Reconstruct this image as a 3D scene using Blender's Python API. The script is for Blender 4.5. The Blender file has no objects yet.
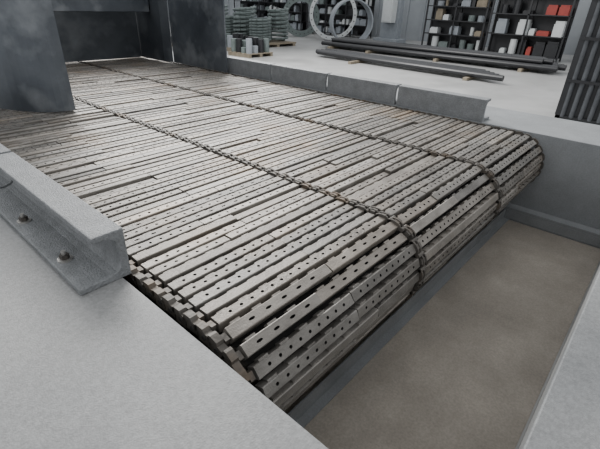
import bpy, math, random
from mathutils import Vector, Matrix
random.seed(11)
sc = bpy.context.scene
TOP=0.85; YC=0.94; R=0.27
XB=[0.62,1.79,2.98,4.15]
XW=4.22

# ---------------------------------------------------------------- materials
def mat(name, c1, c2=None, scale=5.0, rough=0.6, metal=0.0, bump=0.0, bscale=60.0, c3=None, s3=1.5, t3=(0.5,0.7), tone=False, stretch=None, spec=0.5, rvar=0.0, speck=0.0):
    m=bpy.data.materials.new(name); m.use_nodes=True
    nt=m.node_tree; N=nt.nodes; L=nt.links
    b=N['Principled BSDF']; b.inputs['Roughness'].default_value=rough; b.inputs['Metallic'].default_value=metal
    b.inputs['Specular IOR Level'].default_value=spec
    c2=c2 or tuple(x*0.8 for x in c1)
    tc=N.new('ShaderNodeTexCoord'); vec=tc.outputs['Object']
    if stretch:
        mp=N.new('ShaderNodeMapping'); mp.inputs['Scale'].default_value=stretch
        L.new(vec,mp.inputs[0]); vec=mp.outputs[0]
    n=N.new('ShaderNodeTexNoise'); n.inputs['Scale'].default_value=scale; n.inputs['Detail'].default_value=8; n.inputs['Roughness'].default_value=0.65
    L.new(vec,n.inputs['Vector'])
    r=N.new('ShaderNodeValToRGB'); r.color_ramp.elements[0].position=0.3; r.color_ramp.elements[1].position=0.7
    r.color_ramp.elements[0].color=(*c2,1); r.color_ramp.elements[1].color=(*c1,1)
    L.new(n.outputs['Fac'],r.inputs[0]); col=r.outputs[0]
    if c3:
        n3=N.new('ShaderNodeTexNoise'); n3.inputs['Scale'].default_value=s3; n3.inputs['Detail'].default_value=6
        L.new(tc.outputs['Object'],n3.inputs['Vector'])
        r3=N.new('ShaderNodeMapRange'); r3.inputs['From Min'].default_value=t3[0]; r3.inputs['From Max'].default_value=t3[1]
        L.new(n3.outputs['Fac'],r3.inputs['Value'])
        mx=N.new('ShaderNodeMix'); mx.data_type='RGBA'; mx.inputs[7].default_value=(*c3,1)
        L.new(r3.outputs[0],mx.inputs[0]); L.new(col,mx.inputs[6]); col=mx.outputs[2]
    if speck:
        ns=N.new('ShaderNodeTexNoise'); ns.inputs['Scale'].default_value=90; ns.inputs['Detail'].default_value=3
        L.new(tc.outputs['Object'],ns.inputs['Vector'])
        rs=N.new('ShaderNodeMapRange'); rs.inputs['From Min'].default_value=0.3; rs.inputs['From Max'].default_value=0.7
        rs.inputs['To Min'].default_value=1-speck; rs.inputs['To Max'].default_value=1+speck
        L.new(ns.outputs['Fac'],rs.inputs['Value'])
        ms=N.new('ShaderNodeVectorMath'); ms.operation='SCALE'
        L.new(col,ms.inputs[0]); L.new(rs.outputs[0],ms.inputs['Scale']); col=ms.outputs[0]
    if tone:
        at=N.new('ShaderNodeAttribute'); at.attribute_name='tone'
        mm=N.new('ShaderNodeMix'); mm.data_type='RGBA'; mm.blend_type='MULTIPLY'; mm.inputs[0].default_value=1
        L.new(col,mm.inputs[6]); L.new(at.outputs['Color'],mm.inputs[7]); col=mm.outputs[2]
    L.new(col,b.inputs['Base Color'])
    if rvar:
        rr=N.new('ShaderNodeMapRange'); rr.inputs['To Min'].default_value=rough-rvar; rr.inputs['To Max'].default_value=rough+rvar
        L.new(n.outputs['Fac'],rr.inputs['Value']); L.new(rr.outputs[0],b.inputs['Roughness'])
    if bump:
        nb=N.new('ShaderNodeTexNoise'); nb.inputs['Scale'].default_value=bscale; nb.inputs['Detail'].default_value=5
        L.new(tc.outputs['Object'],nb.inputs['Vector'])
        bp=N.new('ShaderNodeBump'); bp.inputs['Strength'].default_value=bump; bp.inputs['Distance'].default_value=0.01
        L.new(nb.outputs['Fac'],bp.inputs['Height']); L.new(bp.outputs[0],b.inputs['Normal'])
    return m

M_bar=mat('cast_iron_bar',(0.225,0.213,0.196),(0.105,0.097,0.087),scale=9,rough=0.44,metal=0.35,bump=0.35,bscale=120,c3=(0.18,0.14,0.10),s3=1.8,t3=(0.53,0.8),tone=True,stretch=(0.6,1,1),rvar=0.14)
M_hole=mat('bar_hole_shade',(0.012,0.011,0.010),(0.008,0.008,0.008),rough=0.9)  # near-black colour stands in for the shade down inside the holes
M_chain=mat('chain_iron',(0.12,0.108,0.095),(0.055,0.05,0.044),scale=20,rough=0.55,metal=0.35,bump=0.3,c3=(0.12,0.085,0.055),s3=5)
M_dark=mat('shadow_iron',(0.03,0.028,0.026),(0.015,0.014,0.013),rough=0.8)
M_paint=mat('grey_painted_frame',(0.195,0.20,0.203),(0.125,0.129,0.132),scale=1.7,rough=0.55,bump=0.2,bscale=180,c3=(0.225,0.226,0.223),s3=0.9,t3=(0.42,0.7),speck=0.16)
M_brk=mat('grey_casting',(0.205,0.213,0.22),(0.13,0.136,0.141),scale=9,rough=0.5,bump=0.7,bscale=140,speck=0.18)
M_wallp=mat('pit_wall_paint',(0.235,0.245,0.252),(0.16,0.167,0.172),scale=2,rough=0.6,bump=0.15,bscale=100,speck=0.1)
M_floor=mat('workshop_concrete',(0.38,0.38,0.375),(0.27,0.27,0.265),scale=0.8,rough=0.4,bump=0.1,bscale=30,c3=(0.22,0.22,0.215),s3=0.5)
M_pit=mat('pit_dusty_floor',(0.34,0.305,0.26),(0.24,0.215,0.183),scale=3,rough=0.8,bump=0.3,bscale=60,c3=(0.18,0.16,0.135),s3=1.3,t3=(0.45,0.8),speck=0.12)
M_sheet=mat('mill_scale_sheet',(0.11,0.123,0.14),(0.045,0.052,0.062),scale=1.5,rough=0.38,metal=0.35,c3=(0.18,0.193,0.207),s3=2.6,t3=(0.5,0.68),rvar=0.12)
M_sheet_shade=mat('mill_scale_sheet_shaded',(0.07,0.078,0.088),(0.03,0.035,0.042),scale=1.5,rough=0.5,metal=0.2,c3=(0.12,0.13,0.14),s3=2.0,t3=(0.5,0.7))  # darker copy of the sheet, hopper's inner shade put into its colour
M_steel=mat('zinc_bolt',(0.55,0.54,0.52),(0.4,0.39,0.37),scale=60,rough=0.35,metal=0.8)
M_nut=mat('dark_nut',(0.10,0.09,0.08),(0.05,0.045,0.04),scale=60,rough=0.5,metal=0.6)
M_black=mat('black_painted_steel',(0.02,0.021,0.024),(0.012,0.012,0.014),rough=0.4)
M_fin=mat('dark_grey_fin',(0.09,0.096,0.105),(0.045,0.048,0.054),rough=0.35)
M_white=mat('white_paint',(0.62,0.64,0.64),(0.5,0.52,0.52),rough=0.5)
M_green=mat('green_grey_paint',(0.16,0.19,0.185),(0.10,0.125,0.12),rough=0.6)
M_col=mat('blue_grey_column',(0.29,0.315,0.34),(0.22,0.24,0.265),rough=0.6)
M_wood=mat('pallet_wood',(0.27,0.23,0.17),(0.18,0.15,0.11),rough=0.8)
M_wall=mat('workshop_wall_panel',(0.34,0.36,0.38),(0.26,0.28,0.30),scale=0.6,rough=0.7)
M_red=mat('red_paint',(0.35,0.05,0.035),(0.25,0.035,0.03))
M_blue=mat('blue_paint',(0.08,0.12,0.22),(0.05,0.09,0.17))

# ---------------------------------------------------------------- mesh builder
class MB:
    def __init__(s): s.v=[]; s.f=[]; s.m=[]; s.t=[]
    def add(s,verts,faces,mi=0,M=None,tone=(1,1,1)):
        o=len(s.v)
        if M is not None: verts=[M@Vector(v) for v in verts]
        s.v.extend([tuple(v) for v in verts])
        for i,f in enumerate(faces):
            s.f.append(tuple(o+k for k in f)); s.m.append(mi[i] if isinstance(mi,list) else mi); s.t.append(tone)
    def box(s,lo,hi,mi=0,M=None,tone=(1,1,1)):
        x0,y0,z0=lo; x1,y1,z1=hi
        s.add([(x0,y0,z0),(x1,y0,z0),(x1,y1,z0),(x0,y1,z0),(x0,y0,z1),(x1,y0,z1),(x1,y1,z1),(x0,y1,z1)],
              [(0,3,2,1),(4,5,6,7),(0,1,5,4),(1,2,6,5),(2,3,7,6),(3,0,4,7)],mi,M,tone)
    def cyl(s,p0,p1,r,n=12,mi=0,caps=True,r2=None):
        p0=Vector(p0);p1=Vector(p1);d=(p1-p0).normalized()
        a=d.orthogonal().normalized();b=d.cross(a); r2=r if r2 is None else r2
        vs=[p0+(a*math.cos(t)+b*math.sin(t))*r for t in [2*math.pi*i/n for i in range(n)]]+[p1+(a*math.cos(t)+b*math.sin(t))*r2 for t in [2*math.pi*i/n for i in range(n)]]
        fs=[(i,(i+1)%n,n+(i+1)%n,n+i) for i in range(n)]
        if caps: fs+= [tuple(range(n-1,-1,-1)),tuple(range(n,2*n))]
        s.add(vs,fs,mi)
    def prism_y(s,prof,y0,y1,mi=0):
        n=len(prof)
        vs=[(x,y0,z) for x,z in prof]+[(x,y1,z) for x,z in prof]
        fs=[(i,(i+1)%n,n+(i+1)%n,n+i) for i in range(n)]+[tuple(range(n-1,-1,-1)),tuple(range(n,2*n))]
        s.add(vs,fs,mi)
    def obj(s,name,mats,parent=None,bevel=0,smooth=False,seg=2):
        me=bpy.data.meshes.new(name); me.from_pydata(s.v,[],s.f)
        for m in mats: me.materials.append(m)
        me.polygons.foreach_set('material_index',s.m)
        at=me.attributes.new('tone','FLOAT_COLOR','FACE')
        fl=[]
        for t in s.t: fl.extend((t[0],t[1],t[2],1.0))
        at.data.foreach_set('color',fl)
        me.validate(); me.update()
        o=bpy.data.objects.new(name,me); sc.collection.objects.link(o)
        if smooth: 
            for p in me.polygons: p.use_smooth=True
        if bevel:
            b=o.modifiers.new('b','BEVEL'); b.width=bevel; b.segments=seg; b.limit_method='ANGLE'
        if parent: o.parent=parent
        return o
def empty(name):
    e=bpy.data.objects.new(name,None); sc.collection.objects.link(e); return e

# ---------------------------------------------------------------- grate bars
BOX=[(0,3,2,1),(4,5,6,7),(0,1,5,4),(1,2,6,5),(2,3,7,6),(3,0,4,7)]
def bar_tpl(length,kind):
    """kind 0: plain ribbed bar, 1: bar with round air holes, 2: bar with elongated slots"""
    sp={0:1,1:0.054,2:0.085}[kind]; n=int((length-0.05)/sp) if kind else 0; m=(length-n*sp)/2
    hw=0.0220; ow=0.0250; rr=0.0070; dp=0.022; el={0:1,1:1.1,2:2.2}[kind]
    V=[];F=[];Mi=[]
    def q(vs,mi=0):
        o=len(V);V.extend(vs);F.append(tuple(range(o,o+len(vs))));Mi.append(mi)
    def bx(x0,x1,y0,y1,z0,z1,mi=0):
        o=len(V)
        V.extend([(x0,y0,z0),(x1,y0,z0),(x1,y1,z0),(x0,y1,z0),(x0,y0,z1),(x1,y0,z1),(x1,y1,z1),(x0,y1,z1)])
        for f in BOX: F.append(tuple(o+j for j in f));Mi.append(mi)
    if kind:
        q([(0,-hw,0),(m,-hw,0),(m,hw,0),(0,hw,0)]); q([(length-m,-hw,0),(length,-hw,0),(length,hw,0),(length-m,hw,0)])
        for i in range(n):
            x0=m+i*sp;x1=x0+sp;cx=(x0+x1)/2
            sq=[(x1,0),(x1,hw),(cx,hw),(x0,hw),(x0,0),(x0,-hw),(cx,-hw),(x1,-hw)]
            oc=[(cx+rr*el*math.cos(math.pi/4*k),rr*math.sin(math.pi/4*k)*(0.8 if kind==2 else 1)) for k in range(8)]
            o=len(V)
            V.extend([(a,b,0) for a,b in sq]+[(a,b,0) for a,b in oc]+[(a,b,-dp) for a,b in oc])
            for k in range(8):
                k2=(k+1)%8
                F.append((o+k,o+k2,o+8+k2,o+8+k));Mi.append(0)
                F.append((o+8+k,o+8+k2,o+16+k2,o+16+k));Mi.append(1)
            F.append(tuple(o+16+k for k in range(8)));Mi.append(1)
    else:
        q([(0,-hw,0),(length,-hw,0),(length,hw,0),(0,hw,0)])
    for s in (-1,1):
        a=[(0,s*hw,0),(length,s*hw,0),(length,s*ow,-0.004),(0,s*ow,-0.004)]
        b=[(0,s*ow,-0.004),(length,s*ow,-0.004),(length,s*ow,-0.045),(0,s*ow,-0.045)]
        if s>0: a=a[::-1]; b=b[::-1]
        q(a);q(b)
    q([(0,-hw,0),(0,hw,0),(0,ow,-0.004),(0,ow,-0.045),(0,-ow,-0.045),(0,-ow,-0.004)])
    q([(length,hw,0),(length,-hw,0),(length,-ow,-0.004),(length,-ow,-0.045),(length,ow,-0.045),(length,ow,-0.004)])
    q([(0,-ow,-0.045),(0,ow,-0.045),(length,ow,-0.045),(length,-ow,-0.045)])
    st=0.105; k=0.03
    while k<length-0.06:
        bx(k,k+0.045,ow,ow+0.009,-.035,-.006)
        k+=st
    return V,F,Mi
PITCH=0.069
def path(s):
    if s<=0: return YC-s,TOP,0.0
    a=s/R
    if a<=math.pi: return YC-R*math.sin(a),TOP-R+R*math.cos(a),a
    return YC+(s-math.pi*R),TOP-2*R,math.pi
rows=[]
s=0.0
while YC-s<9.6: rows.append(s); s-=PITCH
s=PITCH*0.5+0.045
while s<math.pi*R+1.2: rows.append(s); s+=0.083 if s<math.pi*R else PITCH
def rowM(s):
    y,z,a=path(s)
    return Matrix.Translation((0,y,z))@Matrix.Rotation(a,4,'X')
grate=empty('chain_grate')
bars=MB()
gap=0.026
for ri,s in enumerate(rows):
    M=rowM(s)
    rowt=random.uniform(0.82,1.15)
    for sec in range(3):
        a=XB[sec]+gap; b=XB[sec+1]-gap
        W=b-a
        cuts=random.choice([[0.5],[0.36],[0.64],[],[],[0.5]])
        e=[0]+cuts+[1]
        kind=random.choice([0,1,1,2]) if s<-0.25 else random.choice([1,1,1,1,2,0])
        for j in range(len(e)-1):
            x0=a+W*e[j]+0.003; x1=a+W*e[j+1]-0.003
            t=rowt*random.uniform(0.7,1.3); w=random.uniform(-0.01,0.06)
            dz=random.uniform(-0.006,0.003); tw=random.uniform(-0.06,0.06)
            if random.random()<0.10: dz-=random.uniform(0.006,0.018)
            if s>0.05: tw+=random.uniform(-0.10,0.10)
            V,F,Mi=bar_tpl(x1-x0,kind)
            T=M@Matrix.Translation((x0,random.uniform(-.002,.002),dz))@Matrix.Rotation(tw,4,'X')
            bars.add(V,F,Mi,T,(t*(1+w),t,t*(1-w)))
bars.obj('grate_bars',[M_bar,M_hole],grate)

ch=MB()
def plate(M,x,thk,l,h,up,mi=0,n=5):
    pts=[]
    hl=l/2-h/2
    for k in range(n+1): 
        t=-math.pi/2+math.pi*k/n; pts.append((hl+h/2*math.cos(t),up-h/2+h/2*math.sin(t)))
    for k in range(n+1):
        t=math.pi/2+math.pi*k/n; pts.append((-hl+h/2*math.cos(t),up-h/2+h/2*math.sin(t)))
    m=len(pts)
    vs=[(x,p,q) for p,q in pts]+[(x+thk,p,q) for p,q in pts]
    fs=[(i,(i+1)%m,m+(i+1)%m,m+i) for i in range(m)]+[tuple(range(m-1,-1,-1)),tuple(range(m,2*m))]
    ch.add(vs,fs,mi,M)
def hook_link(M,x,thk,up):
    # blocky hooked edge link: body with a raised nose and a recessed tail
    pts=[(-.040,up-.060),(.022,up-.060),(.022,up-.030),(.042,up-.030),(.042,up-.006),(.030,up),(-.004,up),(-.012,up-.014),(-.040,up-.014)]
    m=len(pts)
    vs=[(x,p,q) for p,q in pts]+[(x+thk,p,q) for p,q in pts]
    ch.add(vs,[(i,(i+1)%m,m+(i+1)%m,m+i) for i in range(m)]+[tuple(range(m-1,-1,-1)),tuple(range(m,2*m))],0,M)
for ri,s in enumerate(rows):
    M=rowM(s)
    for xi,x in enumerate(XB):
        if 0<xi<3:
            st=0.010*(1 if ri%2 else -1)
            plate(M,x-0.018+st,0.009,0.078,0.05,0.012)
            plate(M,x+0.009+st,0.009,0.078,0.05,0.012)
            ch.cyl(M@Vector((x-0.028,0.034,-0.008)),M@Vector((x+0.028,0.034,-0.008)),0.012,8)
            ch.box((x-0.022,-0.014,-0.03),(x+0.022,0.014,0.008),0,M)
        elif xi==0:
            hook_link(M,x-0.03,0.030,0.004 if ri%2 else -0.004)
            ch.box((x+0.002,-0.016,-0.04),(x+0.022,0.016,-0.008),0,M)
            ch.cyl(M@Vector((x-0.034,-0.012,-0.036)),M@Vector((x-0.028,-0.012,-0.036)),0.010,10,1)
        else:
            plate(M,x-0.012+(0.012 if ri%2 else 0),0.012,0.082,0.055,0.006)
            ch.cyl(M@Vector((x-0.02,0.0,-0.02)),M@Vector((x+0.02,0.0,-0.02)),0.010,8)
    if s>-1.2:
        ch.cyl(M@Vector((XB[0],0,-0.062)),M@Vector((XB[3],0,-0.062)),0.011,8,1)
ch.obj('chain_links',[M_chain,M_dark],grate)
core=MB()
core.cyl((XB[0]+.01,YC,TOP-R),(XB[3]-.01,YC,TOP-R),0.13,32,0)
for x in [XB[0]+0.03]+XB[1:3]+[XB[3]-0.04]:
    n=20; pts=[]
    for k in range(n*2):
        t=math.pi*k/n; r_=0.205 if k%2 else 0.175
        pts.append((YC+r_*math.cos(t),TOP-R+r_*math.sin(t)))
    m=len(pts)
    vs=[(x-0.02,p,q) for p,q in pts]+[(x+0.02,p,q) for p,q in pts]
    core.add(vs,[(i,(i+1)%m,m+(i+1)%m,m+i) for i in range(m)]+[tuple(range(m-1,-1,-1)),tuple(range(m,2*m))],1)
core.box((XB[0]+.01,YC,TOP-R-0.10),(XB[3]-.01,9.6,TOP-0.10),0)  # added dark filler under the bars, closes the view and colours gaps as shade
core.obj('drum_and_dark_filler',[M_dark,M_chain],grate)

# ---------------------------------------------------------------- frames
mb=MB(); mb.box((-2.6,-2.2,0),(0.55,10,TOP))
mb.obj('steel_side_girder',[M_paint],bevel=0.004)
mb=MB(); mb.box((XW,-2.2,0),(5.05,10,TOP)); mb.box((XW-.11,-0.015,0.10),(XW,10,0.13)); mb.box((XW-.11,-0.015,0.004),(XW-.10,10,0.10))
mb.obj('steel_side_girder',[M_wallp],bevel=0.006)
mb=MB(); mb.box((0.553,-0.62,0.0),(XW-.003,-0.02,TOP)); mb.obj('front_crossbeam',[M_paint],bevel=0.006)
mb=MB(); mb.box((0.56,0.80,0.004),(XW-.12,0.86,0.012)); mb.box((0.56,0.85,0.004),(XW-.12,0.86,0.11)); mb.obj('angle_rail',[M_wallp])

def bracket(y0,y1,xin,sgn,bolts):
    b=empty('channel_bracket')
    h=0.215; t=0.026
    prof=[(0,0),(-0.205,0),(-0.205,t),(-0.085,t+.002),(-0.055,t+.012),(-0.038,t+.03),(-0.034,t+.06),
          (-0.034,h-t-.05),(-0.038,h-t-.025),(-0.055,h-t-.008),(-0.080,h-t),(-0.125,h-t),(-0.125,h),(0,h)]
    prof=[(xin+sgn*x,TOP+z) for x,z in prof]
    if sgn<0: prof=prof[::-1]
    m=MB(); m.prism_y(prof,y0,y1); m.obj('body',[M_brk],b,bevel=0.005)
    for y in bolts:
        x=xin-sgn*0.155
        m=MB(); m.cyl((x,y,TOP+t),(x,y,TOP+.034),0.030,20,0); m.cyl((x,y,TOP+.034),(x,y,TOP+.052),0.019,6,1); m.cyl((x,y,TOP+.052),(x,y,TOP+.068),0.009,12,0)
        m.obj('bolt',[M_steel,M_nut],b)
bracket(1.40,2.62,0.588,1,[1.65,2.12])
bracket(2.65,3.65,0.588,1,[2.85,3.4])
bracket(3.68,4.7,0.588,1,[3.9,4.4])
for i in range(4):
    bracket(1.32+i*0.99,2.28+i*0.99,XW+0.0,-1,[1.55+i*0.99,2.0+i*0.99])
bracket(5.30,6.4,XW+0.0,-1,[])

# ---------------------------------------------------------------- hopper sheets
hop=empty('feed_hopper')
def sheet(name,pts,z0,z1,thk=0.02,mt=None):
    m=MB(); n=len(pts); P=[Vector((x,y,0)) for x,y in pts]; A=[];B=[]
    for i in range(n):
        d=(P[min(i+1,n-1)]-P[max(i-1,0)]).normalized(); nn=Vector((-d.y,d.x,0))*thk/2
        A.append(P[i]+nn);B.append(P[i]-nn)
    ring=A+B[::-1]; k=len(ring)
    vs=[(p.x,p.y,z0) for p in ring]+[(p.x,p.y,z1) for p in ring]
    fs=[(i,(i+1)%k,k+(i+1)%k,k+i) for i in range(k)]
    for i in range(n-1):
        fs.append((i,i+1,k-2-i,k-1-i)); fs.append((k+i,k+i+1,k+k-2-i,k+k-1-i))
    m.add(vs,fs); return m.obj(name,[mt or M_sheet],hop)
def arc(p0,p1,p2,n=16):
    return [((1-t)**2*p0[0]+2*t*(1-t)*p1[0]+t*t*p2[0],(1-t)**2*p0[1]+2*t*(1-t)*p1[1]+t*t*p2[1]) for t in [i/n for i in range(n+1)]]
Z0=TOP+0.016
sheet('curved_side_plate',arc((1.55,4.22),(1.15,4.15),(0.9,5.3)),Z0,2.5)
sheet('inner_return_plate',[(1.55,4.26),(1.60,8.2)],Z0,2.5)
sheet('side_plate',[(4.13,5.1),(4.14,6.5)],Z0,2.5)
sheet('side_plate_inner',[(4.13,6.52),(4.06,6.65),(4.06,8.25)],Z0,2.5,mt=M_sheet_shade)
sheet('rear_plate',[(1.62,7.4),(4.04,7.4)],Z0,2.5,mt=M_sheet_shade)
m=MB(); m.box((1.62,6.9,1.60),(4.03,7.0,1.80)); m.obj('gate_beam',[M_sheet],hop,bevel=0.01)

# ---------------------------------------------------------------- room
m=MB(); m.box((-12,-14,-0.2),(34,34,0)); m.obj('floor',[M_floor])
m=MB(); m.box((0.56,-0.01,0.0),(XW-.12,3.0,0.004)); m.obj('pit_floor',[M_pit])
m=MB(); m.box((24,-14,0),(24.3,34,6)); 
for y in range(-14,34,1): m.box((23.94,y,0),(24.0,y+0.12,6))
m.obj('wall_right',[M_wall])
m=MB(); m.box((-12,33.7,0),(24,34,6)); m.obj('wall_back',[M_wall])

def rack(x,y0,y1,shelves,h,seed,cols):
    rnd=random.Random(seed)
    e=empty('shelving_rack')
    m=MB()
    n=max(1,round((y1-y0)/1.4))
    for i in range(n+1):
        y=y0+(y1-y0)*i/n
        for xx in (x,x+0.6): m.box((xx,y-0.03,0),(xx+0.05,y+0.03,h))
    for k in range(shelves+1):
        z=0.12+(h-0.16)*k/shelves; m.box((x,y0,z),(x+0.65,y1,z+0.04))
    m.box((x+0.66,y0,0.1),(x+0.68,y1,h))
    m.obj('frame',[M_black],e)
    c=MB()
    for k in range(shelves):
        z=0.16+(h-0.16)*k/shelves; y=y0+0.1
        while y<y1-0.4:
            w=rnd.uniform(0.12,0.45); hh=rnd.uniform(0.1,(h/shelves)*0.75)
            if rnd.random()<0.85:
                mi=rnd.choice(cols)
                if rnd.random()<0.3: c.cyl((x+0.3,y+w/2,z),(x+0.3,y+w/2,z+hh),min(w,0.3)/2,12,mi)
                else:
                    c.box((x+0.1,y,z),(x+0.5,y+w,z+hh*0.8),mi); c.box((x+0.15,y+0.02,z+hh*0.8),(x+0.45,y+w-0.02,z+hh),mi)
            y+=w+rnd.uniform(0.03,0.12)
    c.obj('stored_parts',[M_black,M_white,M_green,M_wood,M_col,M_red,M_blue],e)
rack(19.6,7.0,9.7,4,2.4,1,[0,0,1,2,4,4,3])
rack(19.6,3.9,6.8,3,2.4,2,[0,0,0,4,1,5])
rack(20.6,-1,3.5,4,2.4,3,[0,1,4,6,3])
rack(22.0,14.5,19,4,2.2,4,[0,1,4,2,4])
rack(22.0,19.5,26,4,2.2,6,[0,1,4,2,4])

m=MB(); rnd=random.Random(3)
for i in range(7):
    x=15.7+i*0.21; m.cyl((x,2.9+rnd.uniform(0,.5),0.19),(x+0.1,12.6+rnd.uniform(-.6,.6),0.19),0.09,14)
for i in range(4):
    x=15.85+i*0.22; m.cyl((x,3.2+rnd.uniform(0,.5),0.35),(x+0.1,12.2,0.35),0.09,14)
for y in (4,7,10,12): m.box((15.5,y,0),(17.3,y+0.12,0.1),1)
m.obj('steel_pipe_bundle',[M_black,M_wood])
m=MB()
for i in range(5):
    x=12.4+i*0.2; m.cyl((x,3.6+0.2*i,0.16),(x+0.5,10.5+rnd.uniform(-.5,.5),0.16),0.08,12)
for y in (4.5,8.5): m.box((12.2,y,0),(14.0,y+0.12,0.08),1)
m.obj('steel_pipe_bundle',[M_black,M_wood])

e=empty('finned_panel'); m=MB()
x=9.1; y0,y1=-1.4,1.55; h=2.5
m.box((x,y0,0),(x+0.12,y0+0.08,h));m.box((x,y1-0.08,0),(x+0.12,y1,h));m.box((x,y0,0),(x+0.12,y1,0.1));m.box((x,y0,h-0.1),(x+0.12,y1,h))
k=y0+0.14
while k<y1-0.1: m.cyl((x+0.03,k,0.08),(x+0.03,k,h-0.08),0.042,10,1); m.box((x+0.05,k+0.03,0.1),(x+0.06,k+0.13,h-0.1)); k+=0.15
for z in (0.7,1.4,2.0): m.box((x-0.03,y0,z),(x-0.015,y1,z+0.05))
m.obj('frame_and_fins',[M_black,M_fin],e)

e=empty('building_column'); m=MB()
m.box((20.5,11.6,0),(20.9,12.6,6),0);m.box((20.2,11.4,0.0),(21.2,12.8,0.25),0)
m.obj('shaft',[M_col],e,bevel=0.02)
m=MB(); m.box((20.0,11.75,1.0),(20.48,12.3,2.0)); m.box((19.98,11.8,1.05),(20.0,12.25,1.95)); m.obj('panel_box',[M_white],e,bevel=0.02)

def ring(name,x,y,r,tube,width,matl,ang=0.4,bolts=24):
    e=empty(name)
    m=MB(); n=48
    c=Vector((x,y,r)); u=Vector((math.cos(ang),math.sin(ang),0)); w=Vector((0,0,1))
    ax=u.cross(w)
    prof=[(r,-width/2),(r,width/2),(r-tube,width/2),(r-tube,-width/2)]
    vs=[]
    for i in range(n):
        t=2*math.pi*i/n
        for rr,o in prof: vs.append(c+(u*math.cos(t)+w*math.sin(t))*rr+ax*o)
    fs=[]
    for i in range(n):
        j=(i+1)%n
        for k in range(4): fs.append((i*4+k,i*4+(k+1)%4,j*4+(k+1)%4,j*4+k))
    m.add(vs,fs)
    for i in range(bolts):
        t=2*math.pi*i/bolts; p=c+(u*math.cos(t)+w*math.sin(t))*(r-tube/2); m.cyl(p-ax*(width/2+.02),p+ax*(width/2+.02),0.03,8,1)
    m.obj('ring_body',[matl,M_black],e)
ring('flange_ring',19.5,15.0,1.25,0.18,0.24,M_white,-0.9)
ring('rolled_shell_ring',18.3,12.95,1.0,0.06,0.9,M_col,-0.75,0)
ring('flange_ring',19.4,17.2,1.05,0.30,0.24,M_green,-0.9)

def coil_stack(x,y,n,mats,r=0.45):
    e=empty('coil_spring_stack'); m=MB()
    for a in range(n):
        for b in range(2):
            cx,cy=x+b*1.1,y+a*1.05; h=0.9+0.4*((a+b)%2)
            turns=8; pts=[]
            for i in range(turns*12+1):
                t=2*math.pi*i/12; pts.append(Vector((cx+r*math.cos(t),cy+r*math.sin(t),0.2+h*i/(turns*12))))
            for i in range(len(pts)-1): m.cyl(pts[i],pts[i+1],0.05,6,0,False)
    m.obj('coils',[mats],e)
    p=MB(); p.box((x-0.6,y-0.6,0.1),(x+1.7,y+n*1.05-.4,0.16)); 
    for q in (0,1,2): p.box((x-0.6+q*1.05,y-0.6,0),(x-0.45+q*1.05,y+n*1.05-.4,0.1))
    p.obj('pallet',[M_wood],e)
coil_stack(13.6,14.4,5,M_green)

def pallet(x,y,seed,n=4):
    rnd=random.Random(seed); e=empty('parts_pallet'); m=MB()
    for q in range(5): m.box((x,y+q*0.24,0.1),(x+1.2,y+q*0.24+0.18,0.13))
    for q in range(3): m.box((x+q*0.53,y,0),(x+q*0.53+0.12,y+1.14,0.1))
    m.obj('pallet',[M_wood],e)
    c=MB()
    for i in range(4):
        for j in range(4):
            c.cyl((x+.15+i*.28,y+.15+j*.27,.13),(x+.15+i*.28,y+.15+j*.27,.13+rnd.uniform(.15,.5)),.11,12,rnd.choice([0,1,2]))
    c.obj('cast_parts',[M_col,M_green,M_black],e)
pallet(10.4,11.6,2);pallet(9.2,12.9,3);pallet(11.2,13.6,6);pallet(8.0,11.4,7);pallet(10.2,15.4,8)

# ---------------------------------------------------------------- light
w=bpy.data.worlds.new('w'); sc.world=w; w.use_nodes=True
bg=w.node_tree.nodes['Background']; bg.inputs[0].default_value=(0.96,0.98,1.0,1); bg.inputs[1].default_value=1.15
def area(name,loc,target,size,power,col=(1,1,1)):
    l=bpy.data.lights.new(name,'AREA'); l.shape='RECTANGLE'; l.size=size[0]; l.size_y=size[1]; l.energy=power; l.color=col
    o=bpy.data.objects.new(name,l); sc.collection.objects.link(o); o.location=loc
    o.rotation_euler=(Vector(target)-Vector(loc)).to_track_quat('-Z','Y').to_euler(); return o
area('skylight',(7,11,8),(3,1.5,0.8),(9,4),3200,(1,0.99,0.97))

# ---------------------------------------------------------------- camera
cam=bpy.data.cameras.new('camera'); co=bpy.data.objects.new('camera',cam); sc.collection.objects.link(co)
f=Vector((.6648,.5725,-.4799)).normalized(); r=Vector((.6652,-.7460,.0316)); r=(r-f*r.dot(f)).normalized(); u=r.cross(f)
co.matrix_world=Matrix(((r.x,u.x,-f.x,0),(r.y,u.y,-f.y,0),(r.z,u.z,-f.z,1.85),(0,0,0,1)))
cam.sensor_width=36; cam.lens=409.8/600*36; cam.clip_start=0.05
sc.camera=co
